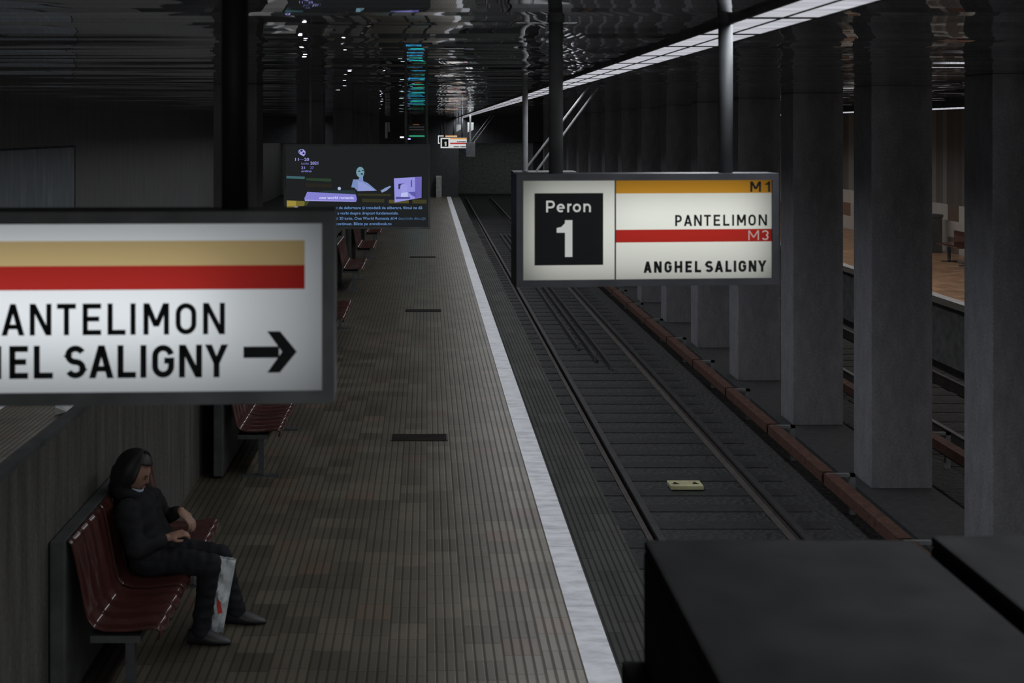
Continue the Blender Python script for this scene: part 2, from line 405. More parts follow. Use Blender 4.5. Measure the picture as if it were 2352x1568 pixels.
def rect(mb, x0, x1, z0, z1, y=0): return mb.poly([(x0,y,z0),(x1,y,z0),(x1,y,z1),(x0,y,z1)])
def sign_body(root, x0, x1, z0, z1, fw, depth, frame_mat, poles, top_z, pole_r=.033, pole_mats=None):
    fr = MB()
    X0, X1, Z0, Z1 = x0-fw, x1+fw, z0-fw, z1+fw
    fr.box(X0, x0, -.012, depth, Z0, Z1).box(x1, X1, -.012, depth, Z0, Z1).box(x0, x1, -.012, depth, z1, Z1).box(x0, x1, -.012, depth, Z0, z0)
    obj('frame', fr, frame_mat, root)
    obj('back_panel', MB().box(x0, x1, depth-.01, depth, z0, z1), M['black'], root)
    for k, px in enumerate(poles):
        m = M['pole'] if not pole_mats else pole_mats[k]
        p = obj('pole', MB().tube([(px, depth/2, Z1), (px, depth/2, top_z)], pole_r, 20), m, root, smooth=False)
        for f in p.data.polygons: f.use_smooth = len(f.vertices) == 4
        obj('flange', MB().tube([(px, depth/2, top_z-.02), (px, depth/2, top_z)], pole_r*1.2, 20), m, p)

# --- left direction sign -------------------------------------------------
def left_sign():
    YS = 2.832; sp = SignPlane(740, 704, YS, math.radians(2.2))
    P = sp.P; root = thing('direction_sign', 'large illuminated hanging sign with yellow and red stripes and a right arrow, at the left', 'sign', P, sp.yaw)
    xr = 0; z1 = sp(740, 512)[1]; z0 = sp(740, 896)[1]; x0 = sp(-420, 700)[0]
    xs = lambda px: sp(px, 704)[0]
    zs = lambda py: sp(560, py)[1]
    sign_body(root, x0, xr, z0, z1, .03, .16, M['sign_black'], [sp(530, 700)[0], sp(-230, 700)[0]], CEIL-P.z, .034, [M['letter'], M['letter']])
    sx = xs(700); a0, a1, b0, b1 = zs(552), zs(609), zs(610.5), zs(664)
    w = MB(); rect(w, x0, xr, a0, z1); rect(w, sx, xr, b1, a0); rect(w, x0, xr, z0, b1)
    obj('face_panel', w, M['sign_white'], root)
    obj('stripe', rect(MB(), x0, sx, a1, a0), M['sign_tan'], root)['label'] = 'yellow stripe'
    obj('stripe', rect(MB(), x0, sx, b1, a1), M['sign_red'], root)['label'] = 'red stripe'
    q = lambda u: u/2.94
    r1 = [('P',-165,-20),('A',12,168),('N',203,350),('T',387,515),('E',560,685),('L',728,850),('I',883,917),('M',970,1143),('O',1187,1328),('N',1372,1520)]
    lt = lettering(MB(), [(c, xs(q(a)), xs(q(b))) for c, a, b in r1], .0128, zs(766.5), zs(694.5), -.003)
    obj('lettering', lt, M['letter'], root)['label'] = 'PANTELIMON'
    r2 = [('A',-690,-520),('N',-490,-345),('G',-315,-175),('H',-142,12),('E',65,192),('L',230,360),('S',442,582),('A',603,770),('L',795,920),('I',948,992),('G',1028,1178),('N',1210,1366),('Y',1385,1542)]
    for wd, nm in ((r2[:6], 'ANGHEL'), (r2[6:], 'SALIGNY')):
        lt = lettering(MB(), [(c, xs(q(a)), xs(q(b))) for c, a, b in wd], .0150, zs(865), zs(790), -.003)
        obj('lettering', lt, M['letter'], root)['label'] = nm
    A = lambda u, v: (xs(u/2.94), -.003, zs(450+v/2.94))
    ar = MB().poly([A(1645,1015), A(1645,1092), A(1885,1092), A(1885,1015)])
    ar.poly([A(1805,913), A(1892,913), A(2005,1052), A(1905,1052)]).poly([A(1905,1052), A(2005,1052), A(1890,1192), A(1805,1192)])
    obj('arrow', ar, M['letter'], root)
    # the tube inside the box ends well short of its right side
    def tube(px0, px1, py, hgt, power):
        xa, xb = sp(px0, py)[0], sp(px1, py)[0]; z = sp(500, py)[1]
        loc = Matrix.Rotation(sp.yaw, 4, 'Z') @ Vector(((xa+xb)/2, .13, z))+P
        return area('sign_tube_light', loc, (math.radians(90), 0, sp.yaw+math.pi), xb-xa, hgt, power, (.93,.96,1), 180)
    tube(-420, 500, 705, .20, .84)
    tube(-420, 725, 700, .42, .74)
    return root
left_sign()

# --- platform number sign -------------------------------------------------
def peron_sign():
    YS = 5.2; sp = SignPlane(1486, 527, YS, math.radians(4.5)); P = sp.P
    root = thing('platform_sign', 'illuminated hanging platform 1 sign with black number square over the track edge, nearest', 'sign', P, sp.yaw, 'platform number signs')
    L = lambda px: sp(px, 527)[0]
    H = lambda py, px=1486: sp(px, py)[1]
    x0, x1 = L(1201), L(1772); z1, z0 = H(414), H(640.5)
    sign_body(root, x0, x1, z0, z1, .031, .15, M['frame'], [L(1284), L(1679)], CEIL-P.z, .033, [M['black'], M['pole']])
    xd = L(1413); g = .004
    zy = H(443.5, 1590); r1_, r0_ = H(526.5, 1590), H(555.5, 1590)
    zA = H(443.7, 1306); zB = H(608.5, 1306); bx0, bx1 = L(1228), L(1385)
    w = MB(); rect(w, x0, xd, zA, z1); rect(w, x0, xd, z0, zB); rect(w, x0, bx0, zB, zA); rect(w, bx1, xd, zB, zA)
    obj('number_panel', w, M['sign_warm'], root)
    w = MB(); rect(w, xd, x1, r1_, zy); rect(w, xd, x1, z0, r0_)
    obj('face_panel', w, M['sign_warm'], root)
    obj('stripe', rect(MB(), xd, x1, zy, z1), M['sign_amber'], root)['label'] = 'yellow stripe'
    obj('stripe', rect(MB(), xd, x1, r0_, r1_), M['sign_red'], root)['label'] = 'red stripe'
    obj('divider', MB().box(xd-.003, xd+.003, -.004, 0, z0, z1), M['frame'], root)
    obj('number_square', MB().box(bx0, bx1, -.003, .001, zB, zA), M['letter'], root)
    c = lambda u: L(1160+u/3.51)
    hh = lambda v, px: H(360+v/3.51, px)
    lt = lettering(MB(), [('P',c(330),c(400)),('e',c(415),c(480)),('r',c(500),c(540)),('o',c(545),c(610)),('n',c(630),c(690))], .0085, hh(446,1306), hh(352,1306), -.005)
    obj('lettering', lt, M['letter_white'], root)['label'] = 'Peron'
    lt = lettering(MB(), [('1',c(415),c(541))], .034, hh(806,1300), hh(510,1300), -.005)
    obj('numeral', lt, M['letter_white'], root)['label'] = '1'
    lt = lettering(MB(), [(ch, c(a), c(b)) for ch, a, b in [('P',1370,1424),('A',1440,1507),('N',1522,1585),('T',1602,1658),('E',1680,1733),('L',1757,1808),('I',1826,1848),('M',1868,1940),('O',1960,2020),('N',2042,2110)]], .0092, hh(556,1656), hh(466,1656), -.003)
    obj('lettering', lt, M['letter'], root)['label'] = 'PANTELIMON'
    last = [('A',1115,1182),('N',1200,1262),('G',1283,1343),('H',1365,1428),('E',1452,1505),('L',1528,1580),('S',1612,1675),('A',1688,1758),('L',1775,1825),('I',1842,1862),('G',1880,1943),('N',1962,2025),('Y',2035,2107)]
    for wd, nm in ((last[:6], 'ANGHEL'), (last[6:], 'SALIGNY')):
        lt = lettering(MB(), [(ch, c(a), c(b)) for ch, a, b in wd], .0120, hh(930,1620), hh(838,1620), -.003)
        obj('lettering', lt, M['letter'], root)['label'] = nm
    lt = lettering(MB(), [('M',c(1975),c(2062)),('1',c(2095),c(2136))], .0105, hh(282,1745), hh(198,1745), -.003)
    obj('lettering', lt, M['letter'], root)['label'] = 'M1'
    lt = lettering(MB(), [('M',c(1960),c(2045)),('3',c(2068),c(2122))], .0058, hh(670,1745), hh(592,1745), -.003)
    obj('lettering', lt, M['letter_dim'], root)['label'] = 'M3'
    def tube(px0, px1, py, hgt, power, col=(1,.99,.93)):
        xa, xb = L(px0), L(px1); z = H(py)
        loc = Matrix.Rotation(sp.yaw, 4, 'Z') @ Vector(((xa+xb)/2, .12, z))+P
        area('sign_tube_light', loc, (math.radians(90), 0, sp.yaw+math.pi), xb-xa, hgt, power, col, 180)
    tube(1420, 1735, 492, .12, .11)
    tube(1215, 1765, 530, .42, 1.2)
    tube(1215, 1620, 610, .05, .12)
    return root
peron_sign()

# --- far platform signs: same kind, seen a few pixels high ----------------
M['far_white'] = glow('distant_lit_white', (.62,.63,.63), 1)
M['far_amber'] = glow('distant_lit_amber', (.62,.30,.06), 1)
M['far_red'] = glow('distant_lit_red', (.40,.03,.03), 1)
def far_sign(px0, px1, py0, py1, Y, label):
    s = F/Y; root = thing('platform_sign', label, 'sign', at((px0+px1)/2, (py0+py1)/2, Y), 0, 'platform number signs')
    w = (px1-px0)/s/2; h = (py1-py0)/s/2; P = root.location
    sign_body(root, -w, w, -h, h, .025, .14, M['frame'], [-w*.7, w*.65], CEIL-P.z, .033)
    obj('face_panel', rect(MB(), -w, w, -h, h), M['far_white'], root)
    obj('stripe', rect(MB(), -w*.27, w, h*.72, h*.98, -.004), M['far_amber'], root)['label'] = 'yellow stripe'
    obj('stripe', rect(MB(), -w*.27, w, -h*.22, h*.05, -.004), M['far_red'], root)['label'] = 'red stripe'
    obj('number_square', MB().box(-w*.9, -w*.4, -.004, -.002, -h*.75, h*.75), M['letter'], root)
    obj('numeral', lettering(MB(), [('1', -w*.73, -w*.55)], .06, -h*.55, h*.25, -.006), M['letter_white'], root)
    lt = lettering(MB(), layout('PANTELIMON', w*.25, w*.95), .02, h*.14, h*.34, -.004)
    for wd in (layout('ANGHEL SALIGNY', 0, w*.95)[:6], layout('ANGHEL SALIGNY', 0, w*.95)[6:]):
        obj('lettering', lettering(MB(), wd, .02, -h*.85, -h*.62, -.004), M['letter'], root)
    obj('lettering', lt, M['letter'], root)
    return root
far_sign(1012, 1072, 316.5, 340, 44.0, 'tiny lit platform 1 sign hanging far down the platform in front of the tunnel')
far_sign(1006, 1050, 311, 330, 50.0, 'farthest lit platform sign, mostly hidden behind the other far sign')

# ------------------------------------------------------------------ lamp row over the platform edge
M['diffuser'] = glow('lit_lamp_diffuser', (.46,.465,.51), 1, .28, (2.2, 14, 1))
LX0, LX1, LM = 1.425, 1.725, .87
lamp = thing('ceiling_light', 'white louvred ceiling light in the long row above the platform edge', 'ceiling light', (0, 1.5, 0), 0, 'row of ceiling lights')
fr = MB().box(LX0-.02, LX0, 0, LM, 3.737, CEIL).box(LX1, LX1+.02, 0, LM, 3.737, CEIL).box(LX0, LX1, 0, .05, 3.736, CEIL).box((LX0+LX1)/2-.008, (LX0+LX1)/2+.008, .05, LM, 3.737, CEIL)
obj('frame', fr, M['black'], lamp)
mid = (LX0+LX1)/2
obj('diffuser', MB().box(LX0, mid-.008, .05, LM, 3.74, CEIL), M['diffuser'], lamp)
obj('diffuser', MB().box(mid+.008, LX1, .05, LM, 3.74, CEIL), M['diffuser'], lamp)
for i in range(1, 60): copy_tree(lamp, (0, 1.5+i*LM, 0))
opl = thing('ceiling_light', 'long lit ceiling light over the far opposite platform edge', 'ceiling light', (9.95, 24, 3.62))
obj('diffuser', MB().box(-.15, .15, -22, 22, 0, .02), M['diffuser'], opl)
obj('housing', MB().box(-.17, .17, -22, 22, .02, CEIL-3.62), M['black'], opl)

# ------------------------------------------------------------------ pillars between the tracks
pil = None
for k in range(-1, 15):
    y = 10.5+k*2.86
    if y > 53: break
    lab = {0: 'broad concrete pillar between the tracks at the right picture edge', 1: 'concrete pillar between the tracks, second from the right picture edge', 2: 'concrete pillar between the tracks just right of the platform 1 sign'}.get(k, 'concrete pillar in the row between the tracks, seen under and behind the platform sign')
    if pil is None:
        pil = obj('pillar', MB().box(5.25, 5.97, 0, .56, -1.0, CEIL), M['pillar'], None, bevel=.012)
        pil.location = (0, y, 0); tag(pil, 'concrete pillar between the tracks nearest the camera, beyond the right picture edge', 'pillar', 'pillars between the tracks')
    else:
        c = pil.copy(); COL.objects.link(c); c.location = (0, y, 0); c['label'] = lab

# ------------------------------------------------------------------ track
def rail(x, z, label):
    root = thing('rail', label, 'rail', (x, 0, z))
    pf = [(-.035,0),(.035,0),(.036,-.03),(.01,-.045),(.01,-.13),(.07,-.15),(.07,-.165),(-.07,-.165),(-.07,-.15),(-.01,-.13),(-.01,-.045),(-.036,-.03)]
    obj('rail_web', MB().prism([p for p in pf if p[1] < -.02], Y0, 70), M['rust'], root)
    obj('rail_head', MB().prism([(-.035,0),(.035,0),(.036,-.03),(-.036,-.03)], Y0, 70), M['rail'], root)
rail(2.41, RAIL, 'steel running rail nearest the platform edge')
rail(3.91, RAIL, 'steel running rail between the yellow plate and the red third rail')
rail(7.29, RAIL, 'steel rail just beyond the pillars')
rail(8.79, RAIL, 'steel rail closest to the opposite platform')
slp = obj('sleeper', MB().box(-1.25, 1.25, -.12, .12, -.085, 0), M['sleeper'], None, bevel=.01)
tag(slp, 'dark sleeper under the rails beside the platform', 'sleeper', 'track sleepers'); slp.location = (3.16, 8.0, RAIL-.165)
for i in range(1, 80):
    c = slp.copy(); COL.objects.link(c); c.location = (3.16, 8.0+i*.56, RAIL-.165)
for i in range(26):
    c = slp.copy(); COL.objects.link(c); c.location = (8.04, 8.6+i*.56, RAIL-.165)
    c['label'] = 'dark sleeper of the far track seen between the pillars'; c['group'] = 'far track sleepers'
# yellow plate between the rails
pl = thing('track_plate', 'flat yellow plate with two dark notches lying between the rails', 'plate', (3.14, 13.75, RAIL-.155))
P_ = MB().box(-.2, .2, -.11, .11, 0, .05); obj('plate', P_, M['yellow_plate'], pl, bevel=.008)
for sx in (-.12, .12):
    obj('notch', MB().slab([(sx-.035,0),(sx+.035,0),(sx+.02,.0),(sx-.02,.0)], 0, .001) if 0 else MB().add([(sx-.045,-.04,.052),(sx+.045,-.04,.052),(sx,.05,.052),(sx-.045,-.04,.045),(sx+.045,-.04,.045),(sx,.05,.045)], [(0,1,2),(5,4,3),(0,3,4,1),(1,4,5,2),(2,5,3,0)]), M['letter'], pl)
for k, (x, ye) in enumerate([(2.98, 22.3), (3.16, 21.2), (3.33, 20.4)]):
    lb = ['thin steel bar between the rails, left of three', 'thin steel bar between the rails, middle of three', 'thin steel bar between the rails, right of three'][k]
    o = obj('guide_bar', MB().box(x-.022, x+.022, ye, 46, RAIL-.17, RAIL-.06), M['rail']); tag(o, lb, 'bar', 'steel bars between the rails')
# covered third rails
def cover(x, z, y0, y1, label, group, side):
    root = thing('third_rail_cover', label, 'third rail cover', (x, y0, RAIL-.22), 0, group)
    dz = z-(RAIL-.22); L = y1-y0
    obj('cover_board', MB().box(-.07, .07, .05, L-.03, dz-.03, dz).box(-.07, -.055, .05, L-.03, dz-.12, dz-.03), M['redcover'], root)
    obj('conductor_rail', MB().box(-.03, .04, .0, L, dz-.16, dz-.06), M['rust'], root)
    obj('bracket', MB().box(-.02, .30, .0, .05, dz-.05, dz-.015).box(.24, .30, .0, .05, 0, dz-.015), M['galv'], root)
for i in range(14):
    cover(4.56, -.65, 8.65+i*2.09, 8.65+(i+1)*2.09, ['red covered third rail piece nearest the black booth', 'red covered third rail piece second from the front', 'red covered third rail piece third from the front'][i] if i < 3 else 'red covered third rail piece farther along beside the pillars', 'near third rail pieces', 1)
for i in range(8):
    cover(6.45, -.65, 10.4+i*2.09, 10.4+(i+1)*2.09, 'red third rail piece of the far track seen between pillars', 'far third rail pieces', 1)

# ------------------------------------------------------------------ columns of the centre wall, with small lamps
M['lamp_dot'] = glow('small_cold_lamp', (.80,.82,1.0), 9)
def column(y, label, lampx=None, lampz=2.5, k=1.0):
    root = thing('column', label, 'column', (-2.2, y, 0), 0, 'columns along the centre wall')
    obj('shaft', MB().box(-.25, .25, 0, .5, 0, CEIL), M['column'], root, bevel=.01)
    if lampx is not None:
        l = obj('lamp', MB().box(lampx-.05 if lampx < .25 else .24, lampx+.05, -.05, .02, lampz-.07, lampz+.07), M['black'], root)
        obj('lens', MB().tube([(lampx, -.05, lampz), (lampx, -.065, lampz)], .04*k, 12), M['lamp_dot'], l)
column(13.0, 'dark column standing in the centre wall behind the lit direction sign')
column(21.3, 'dark column behind the hanging screen, left part', -.12, 2.48)
column(29.6, 'dark column behind the hanging screen, middle part', .04, 2.52, 1.1)
column(38.0, 'dark column behind the right part of the hanging screen')
column(46.0, 'farthest dark column with a small lamp, just behind the screen', .36, 2.45, 1.0)

# ------------------------------------------------------------------ hanging screen
def screen():
    Y = 11.0; P = at(820, 428, Y)
    root = thing('video_screen', 'large hanging video screen with dark film advert and blue text', 'screen', P)
    s = F/Y
    t = lambda x, y: ((600+x/5.8725-820)/s, (428-(320+y/5.8725))/s)
    x0, x1 = (652-820)/s, (988-820)/s; z0, z1 = (428-525.5)/s, (428-331)/s
    obj('housing', MB().box(x0, x1, .004, .11, z0, z1), M['sign_black'], root, bevel=.004)
    obj('bezel', MB().box(x0, x1, -.008, .004, z1-.02, z1).box(x0, x1, -.008, .004, z0, z0+.02).box(x0, x0+.02, -.008, .004, z0+.02, z1-.02).box(x1-.02, x1, -.008, .004, z0+.02, z1-.02), M['sign_black'], root)
    for px, r in ((712, .014), (932, .014)):
        obj('pole', MB().tube([((px-820)/s, .05, z1), ((px-820)/s, .05, CEIL-P.z)], r*1.05, 12), M['black'], root)
    obj('cable_conduit', MB().tube([((980-820)/s, .05, z1), ((980-820)/s, .05, CEIL-P.z)], .016, 10), M['black'], root)
    disp = obj('display', rect(MB(), x0+.02, x1-.02, z0+.02, z1-.02, 0), glow('screen_black', srgb(30,32,33), 1), root)
    cnt = [0]
    def shape(name, pts, col, k=1):
        cnt[0] += 1; y = -.0004-.0001*cnt[0]
        return obj(name, MB().poly([(t(*p)[0], y, t(*p)[1]) for p in pts]), glow(name+'_light', srgb(*col), k), disp)
    def ell(cx, cy, rx, ry, n=18, rot=0):
        return [(cx+rx*math.cos(a)*math.cos(rot)-ry*math.sin(a)*math.sin(rot), cy+rx*math.cos(a)*math.sin(rot)+ry*math.sin(a)*math.cos(rot)) for a in [2*math.pi*i/n for i in range(n)]]
    # dim furniture in the picture
    shape('picture_shelf', [(340,492),(588,502),(585,535),(340,525)], (62,98,104)); shape('picture_shelf', [(605,520),(945,530),(943,570),(605,552)], (44,62,46))
    shape('picture_table', [(860,690),(1260,685),(1285,745),(640,735)], (38,52,54))
    shape('picture_floor', [(1300,730),(1750,735),(1750,765),(1300,760)], (50,50,34)); shape('picture_floor', [(1360,800),(1660,805),(1660,850),(1360,845)], (54,54,36))
    shape('picture_floor', [(1720,815),(1990,815),(1990,862),(1720,862)], (80,76,44)); shape('picture_floor', [(2040,812),(2230,812),(2230,865),(2040,865)], (62,60,38))
    shape('picture_wall', [(600,590),(950,600),(950,650),(600,640)], (40,37,32))
    shape('picture_rug', [(345,822),(470,828),(470,918),(345,918)], (152,136,62)); shape('picture_rug', [(470,828),(585,832),(585,895),(470,905)], (112,104,46)); shape('picture_rug', [(585,832),(650,836),(610,900),(585,880)], (58,66,40))
    shape('picture_cup', ell(470, 915, 26, 16), (176,182,214)); shape('picture_speck', ell(1053, 662, 22, 22), (168,182,214))
    # lilac table band with its name
    shape('picture_band', [(620,708),(1275,742),(1290,800),(1280,842),(590,826),(582,795)], (130,126,206))
    shape('picture_band', [(590,812),(1220,832),(1280,842),(590,830)], (158,156,224))
    # poster
    shape('picture_poster', [(1790,525),(2165,503),(2162,785),(1800,850)], (146,144,218))
    shape('picture_poster', [(2075,510),(2165,503),(2162,780),(2075,800)], (104,98,176))
    shape('poster_mark', [(1850,600),(1935,592),(1880,615),(1870,670),(1850,670)], (52,50,92)); shape('poster_mark', ell(1925,655,48,58), (152,152,220))
    shape('poster_mark', [(2018,550),(2034,548),(2034,640),(2018,645)], (74,72,132)); shape('poster_mark', [(1980,710),(2080,705),(2090,780),(2040,760)], (92,88,164))
    shape('poster_mark', [(1890,720),(1975,712),(1980,780),(1880,785)], (184,190,234)); shape('poster_mark', [(1815,775),(2000,775),(2010,800),(1815,805)], (78,74,140))
    # figure at the table
    shape('picture_figure', [(1240,540),(1315,540),(1325,500),(1372,500),(1376,560),(1440,590),(1500,640),(1560,690),(1300,697),(1255,650),(1215,645)], (118,138,186))
    shape('picture_figure', [(1300,560),(1360,575),(1470,640),(1530,692),(1310,695)], (140,150,206))
    shape('picture_figure', [(1610,690),(1680,650),(1740,625),(1750,640),(1690,690),(1630,718)], (130,148,184))
    shape('picture_figure', ell(1336, 442, 55, 72), (112,150,164)); shape('picture_figure', [(1300,470),(1385,470),(1372,512),(1322,508)], (116,150,170))
    for e in ((1322,428,16,8),(1372,420,14,8),(1358,466,18,9)): shape('picture_figure', ell(*e), (34,40,48))
    # festival emblem and its dates
    shape('emblem', [(505,150),(530,132),(570,135),(598,165),(595,200),(575,230),(530,205),(503,180)], (160,158,224)); shape('emblem', ell(543,152,18,13), (36,34,60)); shape('emblem', ell(572,187,15,13), (36,34,60)); shape('emblem', ell(515,172,8,12), (72,70,120))
    def text(body, x, y, h, col, width=None, bold=False):
        cu = bpy.data.curves.new('caption', 'FONT'); cu.body = body; cu.size = 1; cu.resolution_u = 3; cu.offset = .018 if bold else .006
        tmp = bpy.data.objects.new('caption', cu); COL.objects.link(tmp)
        bpy.context.view_layer.update()
        me = bpy.data.meshes.new_from_object(tmp.evaluated_get(bpy.context.evaluated_depsgraph_get()))
        bpy.data.objects.remove(tmp)
        xs = [v.co.x for v in me.vertices]; k = h/5.8725/s/.70; w = max(xs)-min(xs)
        kx = k if width is None else (width/5.8725/s)/w
        X, Z = t(x, y); m0 = min(xs)
        for v in me.vertices: v.co = ((v.co.x-m0)*kx+X, -.006, v.co.y*k+Z)
        me.materials.append(glow('caption_light', srgb(*col), 1))
        o = bpy.data.objects.new('caption', me); COL.objects.link(o); o.parent = disp
        o['label'] = body
    text('11', 458, 288, 38, (150,148,214), 48, True); text('20', 582, 288, 38, (150,148,214), 64, True); shape('caption_dash', [(512,267),(578,267),(578,273),(512,273)], (96,94,150))
    text('iunie', 542, 338, 32, (110,112,170), 100); text('2021', 662, 338, 38, (152,150,216), 108, True)
    text('21', 540, 398, 34, (140,140,212), 50, True); text('27', 660, 398, 34, (104,106,190), 50, True); text('online', 540, 440, 28, (124,126,204), 140, True)
    text('one world romania', 785, 802, 34, (214,216,244), 465, True)
    bl = (104,142,196)
    text('nt de deformare și totodată de eliberare, filmul ne dă', 990, 940, 38, bl, 1180); text('e a vorbi despre drepturi fundamentale.', 990, 1012, 38, bl, 862)
    text('și 20 iunie, One World Romania #14', 1000, 1082, 38, bl, 830); text('deschide discuții', 1846, 1082, 36, (66,96,128), 370)
    text('continuat. Bilete pe eventbook.ro', 1012, 1154, 38, bl, 745)
screen()

# ------------------------------------------------------------------ benches
def bench(y0, xf, label, length=1.8):
    root = thing('bench', label, 'bench', (xf, y0, 0), 0, 'red benches along the centre wall')
    obj('back_casing', MB().box(-.62, -.53, 0, length, .02, .94), M['black'], root, bevel=.012)
    prof = [(-.012,.385),(.0,.41),(.0,.435),(-.02,.455),(-.08,.452),(-.2,.438),(-.31,.438),(-.37,.455),(-.405,.50),(-.425,.58),(-.45,.72),(-.48,.86),(-.495,.92),(-.52,.945)]
    ns = round(length/.6); w = length/ns
    for k in range(ns):
        def fn(u, v, k=k):
            i = u*(len(prof)-1); a = int(min(i, len(prof)-2)); fr_ = i-a
            p = Vector(prof[a]).lerp(Vector(prof[a+1]), fr_)
            tg = (Vector(prof[a+1])-Vector(prof[a])).normalized(); nn = Vector((tg.y, -tg.x))
            rib = .007*math.cos(2*math.pi*v*4)-.012*(abs(2*v-1)**8)
            q = p+nn*-rib*-1
            return (q.x, w*k+.012+v*(w-.024), q.y)
        obj('seat', MB().grid(fn, 39, 40), M['red_seat'], root, smooth=True, solid=.012)
    obj('beam', MB().box(-.40, -.12, .03, length-.03, .36, .40), M['black'], root)
    for yy in (.06, length-.11):
        obj('leg', MB().box(-.21, -.16, yy, yy+.05, .015, .36).box(-.36, -.02, yy, yy+.05, 0, .02), M['leg'], root)
bench(6.33, -1.49, 'red bench nearest the camera with the seated person')
bench(10.5, -1.36, 'second red bench, just below the lit direction sign')
bench(16.7, -1.22, 'third red bench, peeking out right of the direction sign', 1.8)
bench(22.6, -1.28, 'fourth red bench from the front, under the hanging screen')
bench(26.6, -1.24, 'fifth red bench from the front, under the hanging screen')
bench(30.6, -1.24, 'farthest red bench, tucked under the screen bottom edge')
# opposite platform bench and bin
ob = thing('bench', 'small red bench on the opposite platform seen between two pillars', 'bench', (12.75, 26.6, 0))
obj('seat', MB().box(-.25, .25, 0, 1.2, .42, .47), M['red_seat'], ob, bevel=.02); obj('backrest', MB().box(.2, .25, 0, 1.2, .47, .75), M['red_seat'], ob)
for yy in (.1, 1.0): obj('leg', MB().box(-.03, .03, yy, yy+.06, 0, .42).box(-.18, .18, yy, yy+.06, 0, .03), M['black'], ob)
bn = thing('litter_bin', 'dark litter bin against the opposite platform wall', 'bin', (13.33, 29.6, 0))
obj('body', MB().box(-.16, .16, 0, .34, 0, .92), M['black'], bn, bevel=.02); obj('lid', MB().box(-.18, .18, -.02, .36, .92, 1.0), M['black'], bn, bevel=.02)

# ------------------------------------------------------------------ floor hatches
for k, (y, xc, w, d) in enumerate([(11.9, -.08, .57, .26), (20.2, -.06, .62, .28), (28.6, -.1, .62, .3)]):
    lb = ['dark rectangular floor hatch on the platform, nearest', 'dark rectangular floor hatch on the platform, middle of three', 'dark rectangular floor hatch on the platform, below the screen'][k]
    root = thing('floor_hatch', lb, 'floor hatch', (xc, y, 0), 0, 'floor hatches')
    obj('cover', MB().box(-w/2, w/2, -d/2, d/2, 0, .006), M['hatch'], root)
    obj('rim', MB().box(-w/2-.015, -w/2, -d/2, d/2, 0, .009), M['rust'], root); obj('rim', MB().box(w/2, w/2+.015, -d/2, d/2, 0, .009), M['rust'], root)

# ------------------------------------------------------------------ platform monitor pole with stays, and the far pair
def monitor(px, Y, pyt, label, s_wide, light=False, hang=0.72):
    x = X_at(px, Y); root = thing('platform_monitor', label, 'monitor', (x, Y, 2.35), 0, 'hanging monitors with braces')
    m = M['galv']
    obj('pole', MB().tube([(0,0,.4), (0,0,CEIL-2.35)], .033, 16), m, root)
    for dx in (-.0, .115):
        obj('brace', MB().tube([(dx,0,.42-dx*.35), (dx+.74,0,CEIL-2.35-.03)], .014, 8), M['galv'], root)
    hs = obj('housing', MB().box(-.14, s_wide, -.02, .3, -.1, .4), M['galv'] if light else M['black'], root, bevel=.01)
    obj('indicator', MB().box(-.146, -.139, .05, .1, .06, .26), glow('blue_indicator', srgb(60,90,190), 1), hs)
monitor(1206, 13.2, 0, 'black hanging monitor on a grey pole with two diagonal braces behind the platform 1 sign', .6)
monitor(1080, 40.0, 0, 'small distant hanging monitor with diagonal braces beside the far lit sign', .18)
for px, py0, py1, pxw, lb in ((1048, 286, 303, 11, 'small pale box under the ceiling left of the lamp row end'), (1074, 281, 304, 14, 'larger pale box under the ceiling at the lamp row end')):
    a = at(px, py0, 42); b = at(px+pxw, py1, 42)
    r_ = thing('ceiling_box', lb, 'box', (a.x, 42, b.z)); h_ = a.z-b.z; w_ = b.x-a.x
    obj('body', MB().slab([(0,0),(w_,.1),(w_,h_),(0,h_)], 0, .3), paint('pale_grey_casing', (.5,.52,.5), .5), r_)
    obj('stem', MB().tube([(w_/2,.15,h_),(w_/2,.15,CEIL-b.z)], .02, 8), M['black'], r_)

# ------------------------------------------------------------------ far end of the platform
dp = thing('departure_display', 'dark display board with a thin green light line at the far platform end', 'display', at(957, 300, 47))
s = F/47
obj('board', MB().box(-20/s, 19/s, 0, .12, -17/s, 16/s), M['black'], dp)
obj('light_bar', MB().box(-18/s, 18/s, -.02, 0, -13/s, -11.5/s), glow('green_light_line', (.05,.62,.32), 1.1), dp)
obj('text_row', MB().box(-8/s, 6/s, -.01, 0, 13/s, 15/s), glow('dim_orange_text', (.10,.045,.02), 1), dp)
for k in range(2): obj('text_row', MB().box(-18/s, 17/s, -.01, 0, (1+k*6)/s, (3.5+k*6)/s), glow('dim_grey_text', (.03,.03,.032), 1), dp)
for sx in (-14, 14): obj('hanger', MB().tube([(sx/s,.06,16/s),(sx/s,.06,CEIL-at(957,300,47).z)], .015, 8), M['black'], dp)
av = thing('advert_screen', 'teal lit screen at the far platform end behind the hanging screen, mirrored in the ceiling', 'screen', at(956, 362, 47))
obj('housing', MB().box(-20/s, 20/s, 0, .15, -28/s, 28/s), M['black'], av)
obj('display', MB().box(-19/s, 19/s, -.01, 0, -27/s, 10/s), glow('teal_screen_light', (.03,.26,.50), .8, .95, (5, 1, 9)), av)
obj('display', MB().box(-12/s, 19/s, -.01, 0, 10/s, 27/s), glow('green_screen_light', (.02,.55,.40), .9, .9, (5, 1, 9)), av)
obj('post', MB().box(-.06, .06, .03, .12, -at(956,362,47).z, -28/s), M['black'], av)
